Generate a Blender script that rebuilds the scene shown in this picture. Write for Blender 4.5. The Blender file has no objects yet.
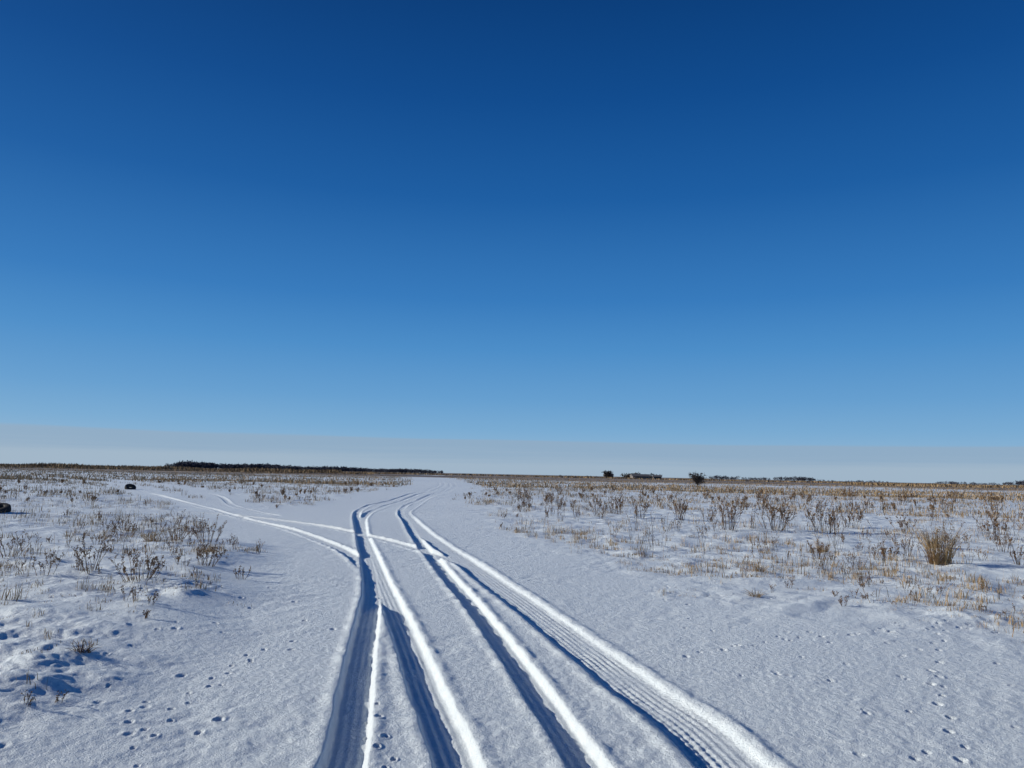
import bpy, math, random
import numpy as np
from mathutils import Vector, Matrix
random.seed(7); rng=np.random.default_rng(7)
S=bpy.context.scene
def lin(c): return tuple(((v/255)/12.92 if v/255<=.04045 else ((v/255+.055)/1.055)**2.4) for v in c)+(1,)

# ---------------------------------------------------------------- noise
def vnoise(x,y,seed=0):
    xi=np.floor(x).astype(np.int64); yi=np.floor(y).astype(np.int64)
    fx=x-xi; fy=y-yi
    def hsh(a,b):
        n=(a*374761393+b*668265263+seed*1442695041)&0xffffffff
        n=((n^(n>>13))*1274126177)&0xffffffff
        n=n^(n>>16)
        ang=(n&0xffff)/65536.0*2*np.pi
        return np.cos(ang),np.sin(ang)
    u=fx*fx*fx*(fx*(fx*6-15)+10); v=fy*fy*fy*(fy*(fy*6-15)+10)
    out=[]
    for dx in (0,1):
        for dy in (0,1):
            gx,gy=hsh(xi+dx,yi+dy)
            out.append(gx*(fx-dx)+gy*(fy-dy))
    a=out[0]+(out[2]-out[0])*u; b=out[1]+(out[3]-out[1])*u
    return (a+(b-a)*v)*1.4
def sstep(a,b,x):
    t=np.clip((x-a)/(b-a),0,1); return t*t*(3-2*t)

# ---------------------------------------------------------------- wheel tracks (world metres)
def smooth(pts,n=16):
    P=np.array(pts,float); P=np.vstack([2*P[0]-P[1],P,2*P[-1]-P[-2]])
    o=[]
    for i in range(1,len(P)-2):
        for t in np.linspace(0,1,n,endpoint=False):
            p0,p1,p2,p3=P[i-1:i+3]
            o.append(.5*((2*p1)+(-p0+p2)*t+(2*p0-5*p1+4*p2-p3)*t*t+(-p0+3*p1-3*p2+p3)*t**3))
    o.append(P[-2]); return np.array(o)
A=[(-.60,2.0),(-.72,3.1),(-.878,4.38),(-.931,4.82),(-1.06,5.63),(-1.30,7.15),(-1.60,9.16),(-1.84,10.68),(-2.49,13.9),(-3.72,19.65),(-5.58,28.5),(-6.5,33.9),(-6.99,39.5),(-6.9,46),(-7.5,70),(-9.5,104),(-14,150)]
B=[(.1,2.0),(-.03,3.1),(-.246,4.41),(-.423,5.23),(-.612,6.05),(-.90,7.39),(-1.31,9.2),(-1.99,12.2),(-2.83,16),(-3.99,21.3),(-5.3,28.6),(-6.0,36),(-6.2,44.5),(-6.9,70),(-8.8,104),(-13.2,150)]
C=[(.72,2.0),(.62,3.1),(.463,4.45),(.355,5.17),(.188,6.2),(-.064,7.69),(-.468,9.87),(-1.165,13.4),(-2.05,18.06),(-3.29,25.1),(-4.35,31.3),(-5.1,37.9),(-5.4,46.8),(-6.0,70),(-8,104),(-12.5,150)]
D=[(1.5,2.0),(1.42,3.1),(1.287,4.5),(1.207,5.23),(1.016,6.03),(.764,7.26),(.377,9.07),(-.19,11.6),(-1.05,15.4),(-2.23,20.7),(-3.62,27.9),(-4.4,32.9),(-4.85,40.6),(-5.2,48),(-5.5,70),(-7.3,104),(-11.8,150)]
E=[(-60,98),(-37.5,72.6),(-20.2,44.2),(-13.4,33.6),(-8.62,25.4),(-5.94,21.2),(-3.96,17.35),(-3.0,15),(-2.3,12.9)]
F=[(-60,34),(-30,28.6),(-16,27.75),(-11.56,28.2),(-9.13,26.6),(-6.86,24.4),(-4.74,21.6),(-2.76,18.2),(-1.65,15.9),(-.95,14.2),(-.35,12.2)]
G=[(-62,112),(-30,67),(-18,47),(-12.2,34.5),(-7.8,26.8)]
TR=[(A,'y',.125,.066,.014,.6),(B,'y',.135,.056,.012,1.1),(C,'y',.12,.052,.014,.6),(D,'y',.22,.038,.014,1.4),
    (E,'x',.15,.045,.018,.4),(F,'x',.15,.040,.016,.5),(G,'x',.14,.035,.015,.3)]
TRI=[]
for pts,ax,hw,dp,bm,rd in TR:
    P=smooth(pts); k=1 if ax=='y' else 0
    o=np.argsort(P[:,k]); P=P[o]
    t=P[:,k]; v=P[:,1-k]; sl=np.gradient(v,t)
    al=np.concatenate([[0],np.cumsum(np.hypot(np.diff(t),np.diff(v)))])
    TRI.append((ax,t,v,sl,al,hw,dp,bm,rd))
def lateral(T,x,y):
    ax,t,v,sl,al,hw,dp,bm,rd=T
    a,b=(y,x) if ax=='y' else (x,y)
    s=(b-np.interp(a,t,v))/np.sqrt(1+np.interp(a,t,sl)**2)
    if ax=='x': s=-s
    e=sstep(t[0]-.01,t[0]+.8,a)*(1-sstep(t[-1]-.8,t[-1]+.01,a))
    return s,np.interp(a,t,al),e

# ---------------------------------------------------------------- where grass grows
yr=[-50,4,6.3,7.6,9.6,11.1,18,26.6,45.8,70,104,150,400]
xr=[7,5,4.3,4.0,2.8,2.0,.2,-1.7,-3.6,-4.0,-5.5,-10,-40]
yl=[-50,4,7,8.4,9.7,12.5,16.6,20,27,31,40,50,80,104,150,400]
xl=[-2.2,-2.3,-2.9,-3.0,-3.1,-4.1,-5.0,-7.2,-10,-9.2,-9.5,-9.5,-10.5,-13,-18,-50]
def gmask(x,y):
    n=vnoise(x*.5,y*.5,5)*.9+vnoise(x*1.7,y*1.7,6)*.4
    R=np.interp(y,yr,xr); L=np.interp(y,yl,xl)
    m=np.maximum(sstep(-.3,1.4+.02*y,x-R+n),sstep(-.2,.8+.02*y,L-x+n))
    for i in (4,5,6):
        s,a,e=lateral(TRI[i],x,y)
        m=m*(1-e*(1-sstep(.5,1.8,np.abs(s)+n*.3)))
    return m

pits=[]
def trail(x0,y0,x1,y1,step,r,d):
    L=math.hypot(x1-x0,y1-y0); n=int(L/step); ux,uy=(x1-x0)/L,(y1-y0)/L
    for i in range(n):
        w=.035*(1 if i%2 else -1)+random.uniform(-.015,.015)+.12*math.sin(i*.23)
        st=step*(i+random.uniform(-.25,.25))
        pits.append((x0+ux*st-uy*w,y0+uy*st+ux*w,r*random.uniform(.7,1.2),d*random.uniform(.6,1.1)))
trail(-1.9,3.9,-2.3,7.5,.2,.018,.014)
trail(-.55,4.2,-.85,5.8,.17,.020,.017)
trail(1.6,7.2,5.5,9.2,.24,.022,.016)
trail(2.6,4.4,5.6,10.5,.3,.024,.016)
for i in range(150):
    pits.append((random.uniform(1.9,7.5),random.uniform(4.2,13),random.uniform(.012,.028),random.uniform(.006,.015)))
for i in range(120):
    pits.append((random.uniform(-6,-1.6),random.uniform(4.0,12),random.uniform(.012,.03),random.uniform(.005,.016)))

def H(x,y,fine=True):
    x=np.asarray(x,float); y=np.asarray(y,float)
    r=np.hypot(x,y)
    z=vnoise(x/14,y/14,1)*.10*sstep(5,40,r)+vnoise(x/3.1,y/3.1,2)*.022
    z+=vnoise(x/60,y/60,11)*.35*sstep(60,260,r)
    g=gmask(x,y)
    near=1-sstep(40,90,r)
    lb=1+.5*sstep(-2,-4,x)*(1-sstep(9,14,y))
    # low drift along the left edge of the track
    L=np.interp(y,yl,xl)+.5*vnoise(x/1.8,y/1.8,71)
    z+=.13*sstep(-.5,1.1,L-x)*(1-sstep(13,19,y))*(1-.5*sstep(1.5,5,L-x))
    pa=np.clip(.55+vnoise(x/1.6,y/1.6,15),.1,1.3)
    z+=g*near*(np.maximum(vnoise(x/.75,y/.75,3),-.15)*.06+vnoise(x/.28,y/.28,4)*.024*lb*pa+np.abs(vnoise(x/.14,y/.14,14))*.013*lb*pa)
    if fine:
        k=int(np.searchsorted(r,41)) if len(r)>1e5 else len(r)
        xx,yy,rr=x[:k],y[:k],r[:k]
        nf=1-sstep(18,40,rr)
        ws=xx*.5+yy*.86; wt=-xx*.86+yy*.5
        wr=sstep(.5,3,xx)
        pb=np.clip(.6+1.1*vnoise(xx/1.1,yy/1.1,19),.1,1.5)
        z[:k]+=nf*(vnoise(ws/.42,wt/.20,7)*.008*pb+np.abs(vnoise(ws/.16,wt/.5,17))*.014*wr*np.maximum(0,vnoise(xx/1.3,yy/1.3,18)+.2)
            +vnoise(xx/.11,yy/.11,8)*.0045*pb+vnoise(xx/.05,yy/.05,9)*.003*(1-sstep(7,12,rr)))
    inn=np.zeros_like(z); acc=np.zeros_like(z)
    for T in TRI:
        s,a,e=lateral(T,x,y); hw,dp,bm,rd=T[5:]
        sel=np.nonzero((np.abs(s)<1.0)&(e>0))[0]
        if not len(sel): continue
        s,a,e,xs,ys,rs=s[sel],a[sel],e[sel],x[sel],y[sel],r[sel]
        e=e*(1-.8*sstep(34,60,rs))
        q=np.abs(s)+vnoise(a/.5,s*0+T[5]*40,21)*.012+vnoise(a/.11,s*3,22)*.005
        prof=1-sstep(hw*.78,hw*1.10,q)
        lug=(np.cos(s*2*np.pi/.058)*.6+ (np.cos((a+np.abs(s)*.7)*2*np.pi/.09))*.35)*.0065*rd
        floor=-dp*(1+.12*vnoise(a/1.3,s*0+3.3,25))+lug*(1-sstep(14,25,rs))*(.6+.6*vnoise(a/.6,s*2,26))+vnoise(xs/.16,ys/.16,23)*.004
        berm=bm*np.exp(-((q-hw*1.30)/(.05))**2)*(1+.9*vnoise(a/.3,s*4,24))
        i0=inn[sel]
        berm*=e*np.clip(1-i0,0,1)
        pe=prof*e
        acc[sel]=acc[sel]*(1-pe)+np.minimum(floor,acc[sel]*.6+floor*.4)*pe+berm*(1-pe)
        inn[sel]=np.maximum(i0,pe)
    z=z*(1-.6*inn)+acc
    if fine and len(r)>1e5:
        for (px,py,pr,pd) in pits:
            pr_=math.hypot(px,py); a0=int(np.searchsorted(r,pr_-pr*3)); a1=int(np.searchsorted(r,pr_+pr*3))
            idx=a0+np.nonzero((np.abs(x[a0:a1]-px)<pr*3)&(np.abs(y[a0:a1]-py)<pr*3))[0]
            if len(idx):
                d=np.hypot(x[idx]-px,(y[idx]-py)*.75)/pr
                z[idx]+=(-pd*np.exp(-d**4)+pd*.3*np.exp(-((d-1.5)/.4)**2))
    return z,g,inn

# ---------------------------------------------------------------- mesh helper
def mk(name,V,T,mat,smooth_=False,coll=None):
    V=np.asarray(V,np.float32); T=np.asarray(T,np.int32); k=T.shape[1]
    me=bpy.data.meshes.new(name); me.vertices.add(len(V)); me.vertices.foreach_set('co',V.ravel())
    me.loops.add(T.size); me.loops.foreach_set('vertex_index',T.ravel())
    me.polygons.add(len(T)); me.polygons.foreach_set('loop_start',np.arange(0,T.size,k,dtype=np.int32))
    me.polygons.foreach_set('use_smooth',np.full(len(T),smooth_))
    me.update(calc_edges=True)
    ob=bpy.data.objects.new(name,me); S.collection.objects.link(ob)
    if mat: me.materials.append(mat)
    return ob
# ---------------------------------------------------------------- materials
def newmat(name):
    m=bpy.data.materials.new(name); m.use_nodes=True
    return m,m.node_tree.nodes,m.node_tree.links,m.node_tree.nodes['Principled BSDF']
def plant_mat(name,cols,rough=.85,trans=0):
    m,n,l,b=newmat(name)
    g=n.new('ShaderNodeNewGeometry'); cr=n.new('ShaderNodeValToRGB')
    while len(cr.color_ramp.elements)<len(cols): cr.color_ramp.elements.new(.5)
    for i,c in enumerate(cols):
        cr.color_ramp.elements[i].position=i/(len(cols)-1); cr.color_ramp.elements[i].color=(*c,1)
    l.new(g.outputs['Random Per Island'],cr.inputs[0]); l.new(cr.outputs[0],b.inputs['Base Color'])
    b.inputs['Roughness'].default_value=rough; b.inputs['Specular IOR Level'].default_value=.2
    return m
M_grass=plant_mat("dry_grass",[(.27,.18,.09),(.39,.275,.15),(.18,.115,.065),(.47,.35,.21)])
M_field=plant_mat("far_dry_grass",[(.23,.155,.085),(.34,.24,.135),(.15,.10,.06),(.40,.30,.18)])
M_weed=plant_mat("dry_weed",[(.16,.088,.048),(.24,.145,.08),(.10,.06,.036),(.33,.215,.12)])
M_tuss=plant_mat("straw",[(.33,.215,.10),(.42,.29,.145),(.23,.145,.07)])
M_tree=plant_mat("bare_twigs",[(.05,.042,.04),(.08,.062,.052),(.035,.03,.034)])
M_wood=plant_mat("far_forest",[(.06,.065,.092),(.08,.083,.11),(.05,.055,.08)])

m,n,l,b=newmat("snow"); M_snow=m
tc=n.new('ShaderNodeTexCoord')
at=n.new('ShaderNodeAttribute'); at.attribute_name='cover'
b.inputs['Roughness'].default_value=.5; b.inputs['Specular IOR Level'].default_value=.35
def noise(scale,detail,rough=.55,vec=None,mapscale=None):
    q=n.new('ShaderNodeTexNoise'); q.inputs['Scale'].default_value=scale; q.inputs['Detail'].default_value=detail; q.inputs['Roughness'].default_value=rough
    if mapscale:
        mp=n.new('ShaderNodeMapping'); mp.inputs['Scale'].default_value=mapscale
        l.new(tc.outputs['Object'],mp.inputs[0]); l.new(mp.outputs[0],q.inputs['Vector'])
    else: l.new(tc.outputs['Object'],q.inputs['Vector'])
    return q
def math_(op,a,b_=None,c=None):
    q=n.new('ShaderNodeMath'); q.operation=op
    for i,v in enumerate((a,b_,c)):
        if v is None: continue
        if isinstance(v,(int,float)): q.inputs[i].default_value=v
        else: l.new(v,q.inputs[i])
    return q.outputs[0]
n1=noise(.9,6,.65); n2=noise(.035,5,.6,mapscale=(.5,1.6,1)); n3=noise(9,4,.6)
mixn=math_('ADD',math_('MULTIPLY',n1.outputs[0],.45),math_('MULTIPLY',n2.outputs[0],.55))
thr=math_('SUBTRACT',1.0,at.outputs['Fac'])
mr=n.new('ShaderNodeMapRange'); mr.interpolation_type='SMOOTHSTEP'
l.new(mixn,mr.inputs['Value'])
l.new(math_('ADD',math_('MULTIPLY',thr,.55),.22),mr.inputs['From Min']); l.new(math_('ADD',math_('MULTIPLY',thr,.55),.36),mr.inputs['From Max'])
sc=n.new('ShaderNodeValToRGB'); e=sc.color_ramp.elements
e[0].position=.3; e[0].color=(.73,.79,.83,1); e[1].position=.7; e[1].color=(.83,.88,.91,1)
l.new(n3.outputs[0],sc.inputs[0])
gc=n.new('ShaderNodeValToRGB'); e=gc.color_ramp.elements
e[0].position=.38; e[0].color=(.14,.095,.055,1); e[1].position=.62; e[1].color=(.38,.28,.165,1)
n4=noise(.012,6,.7,mapscale=(.4,2.2,1)); l.new(n4.outputs[0],gc.inputs[0])
mx=n.new('ShaderNodeMix'); mx.data_type='RGBA'
l.new(mr.outputs[0],mx.inputs['Factor']); l.new(sc.outputs[0],mx.inputs[6]); l.new(gc.outputs[0],mx.inputs[7])
l.new(mx.outputs[2],b.inputs['Base Color'])
nb1=noise(17,6,.7); nb2=noise(85,3,.7)
bp=n.new('ShaderNodeBump'); bp.inputs['Strength'].default_value=1; bp.inputs['Distance'].default_value=.022; l.new(nb1.outputs[0],bp.inputs['Height'])
bp2=n.new('ShaderNodeBump'); bp2.inputs['Strength'].default_value=1; bp2.inputs['Distance'].default_value=.009; l.new(nb2.outputs[0],bp2.inputs['Height']); l.new(bp.outputs[0],bp2.inputs['Normal'])
l.new(bp2.outputs[0],b.inputs['Normal'])

# ---------------------------------------------------------------- ground sheet
rad=np.concatenate([np.geomspace(.25,3.2,60,endpoint=False),np.geomspace(3.2,60,880,endpoint=False),np.geomspace(60,9000,230)])
th=np.concatenate([np.linspace(-46,46,1250),np.linspace(46,314,140)[1:-1]])*math.pi/180
nr,nt=len(rad),len(th)
RR,TT=np.meshgrid(rad,th,indexing='ij')
X=(RR*np.sin(TT)).ravel(); Y=(RR*np.cos(TT)).ravel()
Z,Gm,INN=H(X,Y)
r_=np.hypot(X,Y)
ii=np.arange(nr-1)[:,None]; jj=np.arange(nt)[None,:]; j2=(jj+1)%nt
a=ii*nt+jj; b_=ii*nt+j2; c=(ii+1)*nt+j2; d=(ii+1)*nt+jj
Q=np.stack([a,d,c,b_],-1).reshape(-1,4)
V=np.stack([X,Y,Z],1)
ground=mk("snow_field",V,Q,M_snow,True)
cover=Gm*(.04+.36*sstep(20,110,r_)+.42*sstep(130,330,r_))
patch=vnoise(X/90+3,Y/260,61)+.5*vnoise(X/30,Y/90,62)
cover=np.where(r_>160,np.maximum(cover,(.96-.5*sstep(.1,.4,patch))*sstep(170,300,r_)),cover)
cover*=1-.95*np.exp(-(((X-62)/45)**2+((Y-150)/22)**2))
cover*=1-.7*np.exp(-(((X+50)/35)**2+((Y-170)/35)**2))
at_=ground.data.attributes.new('cover','FLOAT','POINT'); at_.data.foreach_set('value',cover.astype(np.float32))

# ---------------------------------------------------------------- blades
def blades(x,y,z,h,w,lean,ang=None):
    N=len(x); 
    fa=rng.uniform(0,np.pi,N); la=rng.uniform(0,2*np.pi,N)
    wx,wy=np.cos(fa)*w/2,np.sin(fa)*w/2
    lx,ly=np.cos(la)*lean*h,np.sin(la)*lean*h
    P=np.zeros((N,5,3),np.float32)
    P[:,0]=np.stack([x-wx,y-wy,z-.02],1); P[:,1]=np.stack([x+wx,y+wy,z-.02],1)
    mxx,myy=x+lx*.35,y+ly*.35
    P[:,2]=np.stack([mxx-wx*.8,myy-wy*.8,z+h*.6],1); P[:,3]=np.stack([mxx+wx*.8,myy+wy*.8,z+h*.6],1)
    P[:,4]=np.stack([x+lx,y+ly,z+h*(1-.3*lean)],1)
    base=(np.arange(N)*5)[:,None]
    T=np.concatenate([base+np.array([[0,1,3]]),base+np.array([[0,3,2]]),base+np.array([[2,3,4]])],1).reshape(-1,3)
    return P.reshape(-1,3),T
def join(parts):
    Vs,Ts,o=[],[],0
    for v,t in parts: Vs.append(v);Ts.append(t+o);o+=len(v)
    return np.concatenate(Vs),np.concatenate(Ts)
def scatter(N,r0,r1,a0,a1,pw=1.0):
    r=np.sqrt(rng.uniform(r0*r0,r1*r1,N)) if pw==1 else r0*(r1/r0)**rng.uniform(0,1,N)
    t=np.radians(rng.uniform(a0,a1,N)); return r*np.sin(t),r*np.cos(t)
def tufts(N,r0,r1,nb,hr,wd,spread,lean,thr=.5,a=(-48,48),pw=1.0,clump=.8):
    x,y=scatter(N,r0,r1,*a,pw=pw)
    g=gmask(x,y); cl=vnoise(x/2.6,y/2.6,31)+.5*vnoise(x/.8,y/.8,32)+.5*vnoise(x/9,y/9,33)
    keep=(g*rng.uniform(.5,1,N)+clump*cl)>thr
    x,y=x[keep],y[keep]; n_=len(x)
    hh=hr[0]+(hr[1]-hr[0])*rng.uniform(0,1,n_)**1.7
    x=np.repeat(x,nb)+rng.normal(0,spread,n_*nb); y=np.repeat(y,nb)+rng.normal(0,spread,n_*nb)
    hh=np.repeat(hh,nb)*rng.uniform(.4,1.15,n_*nb)
    ok=gmask(x,y)>.12; x,y,hh=x[ok],y[ok],hh[ok]
    z=H(x,y,False)[0]
    return blades(x,y,z,hh,wd*rng.uniform(.6,1.4,len(x)),rng.uniform(.05,lean,len(x)))
parts=[tufts(4200,3.5,16,8,(.02,.11),.005,.04,.9,.80,clump=1.0),
       tufts(1500,10,22,18,(.06,.24),.007,.06,.8,.98,clump=1.1),
       tufts(7000,12,45,6,(.05,.28),.008,.08,.7,.78,clump=1.0),
       tufts(1700,20,50,14,(.12,.38),.010,.12,.6,1.0,clump=1.1),
       tufts(1700,8,45,2,(.12,.45),.007,.05,.5,.7,clump=1.0)]
v,t=join(parts); mk("dry_grass",v,t,M_grass)
parts=[tufts(18000,40,110,6,(.10,.42),.022,.15,.6,.66,clump=1.1),
       tufts(24000,90,420,5,(.15,.60),.07,.5,.5,.42,pw=2,clump=1.0)]
v,t=join(parts); mk("distant_dry_grass",v,t,M_field)
def belt(x0,y0,x1,y1,depth,N,h,w):
    s=rng.uniform(0,1,N); dd=rng.uniform(0,depth,N)
    L=math.hypot(x1-x0,y1-y0); nx,ny=-(y1-y0)/L,(x1-x0)/L
    x=x0+(x1-x0)*s+nx*dd; y=y0+(y1-y0)*s+ny*dd
    keep=vnoise(x/40,y/40,41)+.5*vnoise(x/9,y/9,42)>-.45; x,y=x[keep],y[keep]
    z=H(x,y,False)[0]
    hh=h*rng.uniform(.5,1.1,len(x))*(1+.5*vnoise(x/30,y/30,43))
    return blades(x,y,z,hh,w,rng.uniform(.05,.4,len(x)))
parts=[belt(-420,440,-110,500,40,11000,2.3,.5),belt(-130,560,700,520,40,12000,1.4,.5),belt(150,330,420,300,30,4500,1.2,.3),
       belt(-300,300,-60,340,30,4500,1.1,.3)]
v,t=join(parts); mk("reed_belt",v,t,M_field)

# ---------------------------------------------------------------- tube based plants
def tubes(segs):
    Sg=np.array(segs,float); p0=Sg[:,0:3]; p1=Sg[:,3:6]; r0=Sg[:,6]; r1=Sg[:,7]
    d=p1-p0; d/=np.linalg.norm(d,axis=1)[:,None]+1e-9
    up=np.where(np.abs(d[:,2:3])>.9,np.array([[1,0,0]]),np.array([[0,0,1]]))
    u=np.cross(d,up); u/=np.linalg.norm(u,axis=1)[:,None]+1e-9; w=np.cross(d,u)
    N=len(Sg); P=np.zeros((N,6,3))
    for k in range(3):
        c,s=math.cos(k*2.0944),math.sin(k*2.0944); o=u*c+w*s
        P[:,k]=p0+o*r0[:,None]; P[:,3+k]=p1+o*r1[:,None]
    base=(np.arange(N)*6)[:,None]; T=[]
    for k in range(3):
        k2=(k+1)%3; T+= [base+np.array([[k,k2,3+k2]]),base+np.array([[k,3+k2,3+k]])]
    T.append(base+np.array([[3,4,5]]))
    return P.reshape(-1,3),np.concatenate(T,1).reshape(-1,3)
def stem(segs,p,dirn,L,r,n,bend,depth,nbr,heads,hs=1.0,rm=.002):
    p=Vector(p); d=Vector(dirn).normalized()
    for i in range(n):
        d=(d+Vector((random.gauss(0,bend),random.gauss(0,bend),random.gauss(0,bend*.5)))).normalized()
        q=p+d*(L/n); ra=max(rm,r*(1-.6*i/n)); rb=max(rm*.8,r*(1-.6*(i+1)/n))
        segs.append((*p,*q,ra,rb))
        if depth>0 and i>=n*.3:
            for k in range(nbr):
                if random.random()<.85:
                    az=random.uniform(0,6.283); sd=Vector((math.cos(az),math.sin(az),random.uniform(.5,1.3))).normalized()
                    stem(segs,q,(d*.6+sd*.9),L*random.uniform(.22,.42)*(1.15-.5*i/n),rb*.65,max(2,n-2),bend*1.1,depth-1,nbr,heads,hs,rm)
        p=q
    for k in range(heads):
        o=p-d*L*.5*random.random()
        e_=Vector((random.gauss(0,1),random.gauss(0,1),random.gauss(.6,1))).normalized()*random.uniform(.012,.03)*hs
        segs.append((*o,*(o+e_),.003*hs,.006*hs))
def weed(x,y,h,wid,ns,depth=1,nbr=1,heads=2,r=.0035,hs=1.0,rm=.002):
    z=float(H(np.array([x]),np.array([y]),False)[0][0])
    segs=[]
    for i in range(ns):
        az=random.uniform(0,6.283); rr=wid*.5*math.sqrt(random.random())
        ox,oy=math.cos(az)*rr*.5,math.sin(az)*rr*.5
        hh=h*random.uniform(.5,1.05)*(1-.2*rr/(wid*.5+.01))
        stem(segs,(ox,oy,-.03),(math.cos(az)*rr*.8/h+random.gauss(0,.1),math.sin(az)*rr*.8/h+random.gauss(0,.1),1),hh,r,5,.09,depth,nbr,heads,hs,rm)
    return segs,(x,y,z)
def shrub(name,x,y,h,wid,ns,mat=None,**k):
    segs,loc=weed(x,y,h,wid,ns,**k); v,t=tubes(segs)
    o=mk(name,v,t,mat or M_weed); o.location=loc; return o
near=[(-5.77,10.87,.50,.50,13,2),(-4.72,10.1,.40,.75,24,2),(-4.68,12.1,.38,.55,18,2),(-7.19,16.8,.56,1.1,28,2),(-6.27,16.3,.58,.95,26,2),
      (-6.18,10.5,.34,.40,7,2),(-7.92,12.5,.42,.65,14,2),(-2.9,5.18,.11,.12,5,1),(-3.0,4.98,.12,.14,6,1),
      (-9.68,19.7,.42,.8,16,2),(-3.8,11.2,.22,.25,7,1),(-8.6,17.4,.42,.7,14,2)]
for x,y,h,w_,ns,dp in near: shrub("dry_shrub",x,y,h,w_,ns,depth=dp,nbr=1,heads=3 if y>9 else 1,r=.0050 if y>9 else .003,hs=.85 if y>9 else .6,rm=.0024 if y>9 else .0013)
rt=[(6.88,24.5,1.15,1.0,24,2),(8.52,25,1.15,1.3,30,2),(9.93,24.5,.95,1.1,24,2),(6.5,29.6,1.0,.8,18,2),(14.06,22.5,.95,.9,20,2),
    (7.78,16.2,.42,.5,12,2),(3.57,30.6,.8,.8,14,2),(5.13,30.5,.85,.8,16,2),(29.3,66.8,1.1,1.8,20,2),(31.2,61,1.0,1.4,16,2),(10.3,15.7,.5,.6,12,2),
    (38,66,1.1,1.6,18,2),(6.3,15.9,.36,.35,8,2),(12.6,24.8,.6,.7,12,2),(11.8,18.6,.5,.5,10,2),(36,58,1.0,1.6,16,2),(11.9,27,.8,.8,14,2),(4.6,34,.8,.8,14,2)]
for x,y,h,w_,ns,dp in rt: shrub("dry_shrub",x,y,h,w_,ns,depth=dp,nbr=1,heads=4,r=.007 if y<40 else .014,hs=(1.5 if y>20 else 1.0) if y<40 else 2.5,rm=.0045 if y>20 else .003)
def tussock(x,y,h,w,N,mat=M_tuss,name="grass_tussock"):
    z=float(H(np.array([x]),np.array([y]),False)[0][0])
    a=rng.uniform(0,2*np.pi,N); rr=w*.22*np.sqrt(rng.uniform(0,1,N)); hh=h*rng.uniform(.35,1.1,N)
    P0=np.stack([np.cos(a)*rr,np.sin(a)*rr,-.03+0*a],1)
    segs=[]
    for i in range(N):
        ln=random.uniform(.05,.65)*w/h; p=P0[i]; a_=a[i]+random.gauss(0,.9)
        pts=[p+np.array([math.cos(a_)*ln*hh[i]*s**1.7,math.sin(a_)*ln*hh[i]*s**1.7,hh[i]*(s-.3*ln*s*s)]) for s in (0,.35,.7,1)]
        for k in range(3): segs.append((*pts[k],*pts[k+1],.0045*(1-.28*k),.0045*(1-.28*(k+1))))
    v,t=tubes(segs); o=mk(name,v,t,mat); o.location=(x,y,z)
tussock(8.6,15.6,.9,.95,230); shrub("dry_shrub",8.72,15.75,.85,.6,12,depth=2,nbr=1,heads=3,r=.006,hs=1.0,rm=.003)
tussock(-3.37,6.33,.13,.22,50,mat=M_weed); tussock(7.2,17.9,.35,.5,80); tussock(4.3,13.4,.2,.3,50)
tussock(10.6,19.5,.5,.6,100); tussock(-7.4,16.2,.4,.6,90); tussock(3.4,10.8,.16,.3,40)
# scattered single weeds = one mass
segs=[]
cnt=0
while cnt<460:
    r=11*(90/11)**random.random() if cnt>25 else random.uniform(7,12); t_=math.radians(random.uniform(-44,44)); x,y=r*math.sin(t_),r*math.cos(t_)
    ax_=np.array([x]),np.array([y])
    if gmask(*ax_)[0]<.6: continue
    if vnoise(ax_[0]/4,ax_[1]/4,51)[0]+random.uniform(-.2,.2)<.12: continue
    cnt+=1
    if x>0 and y>16: h=random.uniform(.2,.5) if random.random()<.65 else random.uniform(.5,.95)
    else: h=random.uniform(.12,.40)
    if y<13: h*=.6
    s_,loc=weed(x,y,h,h*.7,random.randint(2,7) if y<35 else random.randint(5,9),depth=1,nbr=1,heads=2,r=max(.0032,.00022*r),hs=max(.8,r/20),rm=.00017*r)
    for q in s_: segs.append((q[0]+loc[0],q[1]+loc[1],q[2]+loc[2],q[3]+loc[0],q[4]+loc[1],q[5]+loc[2],q[6],q[7]))
v,t=tubes(segs); mk("dry_weeds",v,t,M_weed)

# ---------------------------------------------------------------- trees
def tree(name,x,y,h,wid,trunk_r,nmain,ntw,tw=.05,low=.1):
    segs=[]
    stem(segs,(0,0,-.2),(0,0,1),h*.55,trunk_r,4,.06,0,0,0)
    for i in range(nmain):
        az=i*2.4+random.uniform(-.3,.3); z0=h*random.uniform(low,.45)
        e_=Vector((math.cos(az)*wid*.5*random.uniform(.3,.9),math.sin(az)*wid*.5*random.uniform(.3,.9),z0+(h-z0)*random.uniform(.2,1)*.9))
        p=Vector((0,0,z0)); pr=trunk_r*.5
        for k in range(1,5):
            q=Vector((0,0,z0)).lerp(e_,k/4)+Vector((0,0,math.sin(k/4*3.14)*.06*h))+Vector([random.gauss(0,.02*h) for _ in range(3)])
            segs.append((*p,*q,pr,pr*.7)); pr*=.7
            for j in range(ntw):
                dd=Vector((random.gauss(0,1),random.gauss(0,1),random.gauss(.4,.8))).normalized()*random.uniform(.06,.2)*h
                r2=q+dd; segs.append((*q,*r2,tw*.8,tw*.4))
                for _ in range(2):
                    d3=(dd.normalized()+Vector([random.gauss(0,.7) for _ in range(3)])).normalized()*random.uniform(.04,.11)*h
                    segs.append((*q.lerp(r2,random.uniform(.4,1)),*(r2+d3),tw*.6,tw*.3))
            p=q
    v,t=tubes(segs); o=mk(name,v,t,M_tree); o.location=(x,y,float(H(np.array([x]),np.array([y]),False)[0][0])); return o
tree("round_bush",38,157,2.8,3.6,.12,34,7,.035,.02)
tree("bare_tree",74,590,5.8,8,.4,30,8,.14,.03)
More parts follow.
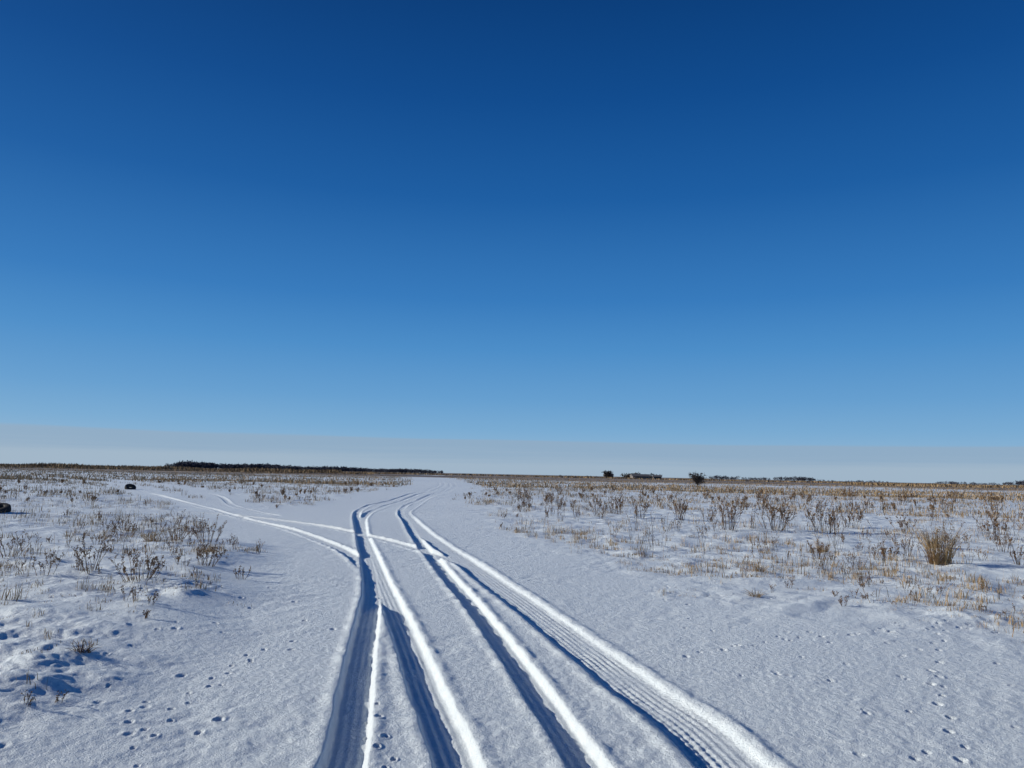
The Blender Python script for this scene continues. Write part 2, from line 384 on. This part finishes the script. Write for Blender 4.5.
def woods(name,x0,y0,x1,y1,depth,N,hfun,crown,mat):
    P=[];T=[];o=0
    for i in range(N):
        s=random.random(); dd=random.random()*depth
        x=x0+(x1-x0)*s; y=y0+(y1-y0)*s+dd; h=hfun(s)*random.uniform(.65,1.15)
        if h<.5: continue
        nb=55; cw=crown*h*random.uniform(.8,1.3)
        c=rng.normal(0,1,(nb,3)); c/=np.linalg.norm(c,axis=1)[:,None]; c*=rng.uniform(.2,1,(nb,1))**.5
        c=c*np.array([cw*.5,cw*.5,h*.42])+np.array([x,y,h*.55])
        tri=c[:,None,:]+rng.normal(0,.09*h,(nb,3,3)); P.append(tri.reshape(-1,3)); T.append(np.arange(nb*3).reshape(-1,3)+o); o+=nb*3
        w=.03*h
        tr=np.array([[x-w,y,-.3],[x+w,y,-.3],[x,y,h*.8],[x,y-w,-.3],[x,y+w,-.3],[x,y,h*.8]]); P.append(tr); T.append(np.array([[0,1,2],[3,4,5]])+o); o+=6
    mk(name,np.concatenate(P),np.concatenate(T),mat)
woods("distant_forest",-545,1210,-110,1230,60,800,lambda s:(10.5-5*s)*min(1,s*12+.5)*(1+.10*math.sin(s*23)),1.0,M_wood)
woods("shelterbelt",86,606,118,602,6,40,lambda s:4.6+.7*math.sin(s*17),.8,M_tree)
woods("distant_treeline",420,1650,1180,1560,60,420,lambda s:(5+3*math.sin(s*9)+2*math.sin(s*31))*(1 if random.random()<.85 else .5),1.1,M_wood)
woods("distant_shrubs",36,560,72,580,30,16,lambda s:1.8,1.2,M_tree)
# low farm sheds in front of the shelterbelt (gabled, with doors and windows)
m,n,l,b=newmat("shed_wall"); b.inputs['Base Color'].default_value=(.20,.18,.18,1); b.inputs['Roughness'].default_value=.9; M_wall=m
m,n,l,b=newmat("shed_roof"); b.inputs['Base Color'].default_value=(.12,.115,.12,1); b.inputs['Roughness'].default_value=.8; M_roof=m
m,n,l,b=newmat("shed_opening"); b.inputs['Base Color'].default_value=(.03,.03,.035,1); M_open=m
def box(name,x0,x1,y0,y1,z0,z1,mat,par):
    V=[(x,y,z) for x in (x0,x1) for y in (y0,y1) for z in (z0,z1)]
    F=[(0,1,3,2),(4,6,7,5),(0,4,5,1),(2,3,7,6),(0,2,6,4),(1,5,7,3)]
    o=mk(name,V,F,mat); o.parent=par; return o
def shed(x,y,L,W,hw,hr,rot):
    e=bpy.data.objects.new("farm_shed",None); S.collection.objects.link(e); e.location=(x,y,float(H(np.array([x]),np.array([y]),False)[0][0])); e.rotation_euler=(0,0,rot)
    box("walls",-L/2,L/2,-W/2,W/2,-.4,hw,M_wall,e)
    a=.5
    V=[(-L/2-a,-W/2-a,hw-.15),(-L/2-a,W/2+a,hw-.15),(-L/2-a,0,hr),(L/2+a,-W/2-a,hw-.15),(L/2+a,W/2+a,hw-.15),(L/2+a,0,hr)]
    me=bpy.data.meshes.new("roof"); me.from_pydata(V,[],[(0,2,1),(3,4,5),(0,3,5,2),(1,2,5,4),(0,1,4,3)]); o=bpy.data.objects.new("roof",me); S.collection.objects.link(o); me.materials.append(M_roof); o.parent=e
    box("door",-L*.3,-L*.3+2.6,-W/2-.06,-W/2-.003,0,2.2,M_open,e)
    for i in range(4): box("window",L*(-.08+.13*i),L*(-.08+.13*i)+1,-W/2-.05,-W/2-.003,1.1,1.8,M_open,e)
shed(99,590,13,8,2.4,3.9,.12); shed(113,594,6,6,2.2,3.4,-.1); shed(76,597,6,6,2.6,4.0,.2)

# ---------------------------------------------------------------- tyres
m,n,l,b=newmat("rubber"); b.inputs['Base Color'].default_value=(.018,.018,.02,1); b.inputs['Roughness'].default_value=.8; M_rub=m
def tyre(x,y,R,w,rot,zc):
    prof=[]
    for k in range(16):
        a=2*math.pi*k/16; pr=R-.1+ .1*math.copysign(abs(math.cos(a))**.6,math.cos(a)); pz=w/2*math.copysign(abs(math.sin(a))**.6,math.sin(a)); prof.append((pr,pz,math.cos(a)>.6))
    ns=72; V=[];F=[]
    for i in range(ns):
        t_=2*math.pi*i/ns
        for pr,pz,tr in prof:
            q=pr+(.012 if tr and i%2 else 0); V.append((q*math.cos(t_),q*math.sin(t_),pz))
    for i in range(ns):
        for k in range(16):
            F.append((i*16+k,((i+1)%ns)*16+k,((i+1)%ns)*16+(k+1)%16,i*16+(k+1)%16))
    o=mk("old_tyre",V,F,M_rub); z=float(H(np.array([x]),np.array([y]),False)[0][0])
    o.location=(x,y,z+zc); o.rotation_euler=rot
tyre(-26.8,54.8,.36,.24,(math.radians(30),.2,.4),.12)
tyre(-16.33,24.9,.33,.24,(math.radians(20),.1,0),.09)

# ---------------------------------------------------------------- sky + sun
az=math.radians(-80); el=math.radians(18.5)
w=bpy.data.worlds.new("World"); S.world=w; w.use_nodes=True
n=w.node_tree.nodes; l=w.node_tree.links; bg=n['Background']
s=n.new('ShaderNodeTexSky'); s.sky_type='NISHITA'; s.sun_disc=False
s.sun_elevation=el; s.sun_rotation=az%(2*math.pi); s.ozone_density=1.5; s.dust_density=.3; s.air_density=.9
tc=n.new('ShaderNodeTexCoord'); sx=n.new('ShaderNodeSeparateXYZ'); l.new(tc.outputs['Generated'],sx.inputs[0])
cr=n.new('ShaderNodeValToRGB'); E_=cr.color_ramp.elements
stops=[(0,(154,182,206)),(.03,(138,178,211)),(.057,(120,170,211)),(.096,(100,158,208)),(.16,(74,141,201)),(.223,(52,122,189)),(.345,(24,93,163)),(.454,(8,74,142)),(.55,(2,60,122)),(.8,(0,42,98))]
while len(E_)<len(stops): E_.new(.5)
for i,(p_,c_) in enumerate(stops): E_[i].position=p_; E_[i].color=lin(c_)
l.new(sx.outputs['Z'],cr.inputs[0])
def M(op,a,b_=None,c=None):
    q=n.new('ShaderNodeMath'); q.operation=op
    for i,v in enumerate((a,b_,c)):
        if v is None: continue
        if isinstance(v,(int,float)): q.inputs[i].default_value=v
        else: l.new(v,q.inputs[i])
    return q.outputs[0]
# thin high cloud bank low over the horizon
def band(colin,lo,hi,amp,scale,strength,col):
    mp=n.new('ShaderNodeMapping'); mp.inputs['Scale'].default_value=scale; l.new(tc.outputs['Generated'],mp.inputs[0])
    nz=n.new('ShaderNodeTexNoise'); nz.inputs['Scale'].default_value=2.2; nz.inputs['Detail'].default_value=6; l.new(mp.outputs[0],nz.inputs['Vector'])
    zz=M('ADD',sx.outputs['Z'],M('MULTIPLY',M('SUBTRACT',nz.outputs[0],.5),amp))
    mr=n.new('ShaderNodeMapRange'); mr.interpolation_type='SMOOTHSTEP'; l.new(zz,mr.inputs['Value'])
    mr.inputs['From Min'].default_value=lo; mr.inputs['From Max'].default_value=hi; mr.inputs['To Min'].default_value=strength; mr.inputs['To Max'].default_value=0
    m1=n.new('ShaderNodeMix'); m1.data_type='RGBA'; l.new(mr.outputs[0],m1.inputs['Factor']); l.new(colin,m1.inputs[6]); m1.inputs[7].default_value=lin(col)
    return m1.outputs[2]
c1=band(cr.outputs[0],.041,.0445,.010,(1.1,1.1,30),.85,(143,170,196))
c1=band(c1,.012,.030,.034,(1.0,1.0,50),.75,(163,184,203))
sc=n.new('ShaderNodeVectorMath'); sc.operation='SCALE'; sc.inputs['Scale'].default_value=10; l.new(c1,sc.inputs[0])
m2=n.new('ShaderNodeMix'); m2.data_type='RGBA'; m2.inputs['Factor'].default_value=.04; l.new(sc.outputs[0],m2.inputs[6]); l.new(s.outputs[0],m2.inputs[7])
l.new(m2.outputs[2],bg.inputs[0]); bg.inputs[1].default_value=.1
L=bpy.data.lights.new("sun",'SUN'); L.energy=5; L.angle=math.radians(.5); L.color=(1,.96,.84)
o=bpy.data.objects.new("sun",L); S.collection.objects.link(o)
d=Vector((math.sin(az)*math.cos(el),math.cos(az)*math.cos(el),math.sin(el))); o.rotation_euler=d.to_track_quat('Z','Y').to_euler()

cam=bpy.data.objects.new("camera",bpy.data.cameras.new("camera")); S.collection.objects.link(cam)
cam.data.lens=27; cam.data.sensor_width=36; cam.data.clip_end=20000; cam.data.clip_start=.05
R=Matrix.Rotation(math.radians(96.7),3,'X')@Matrix.Rotation(math.radians(1.2),3,'Z')
cam.matrix_world=Matrix.Translation((0,0,1.6))@R.to_4x4()
S.camera=cam
S.view_settings.view_transform='Standard'; S.view_settings.look='None'; S.view_settings.exposure=0
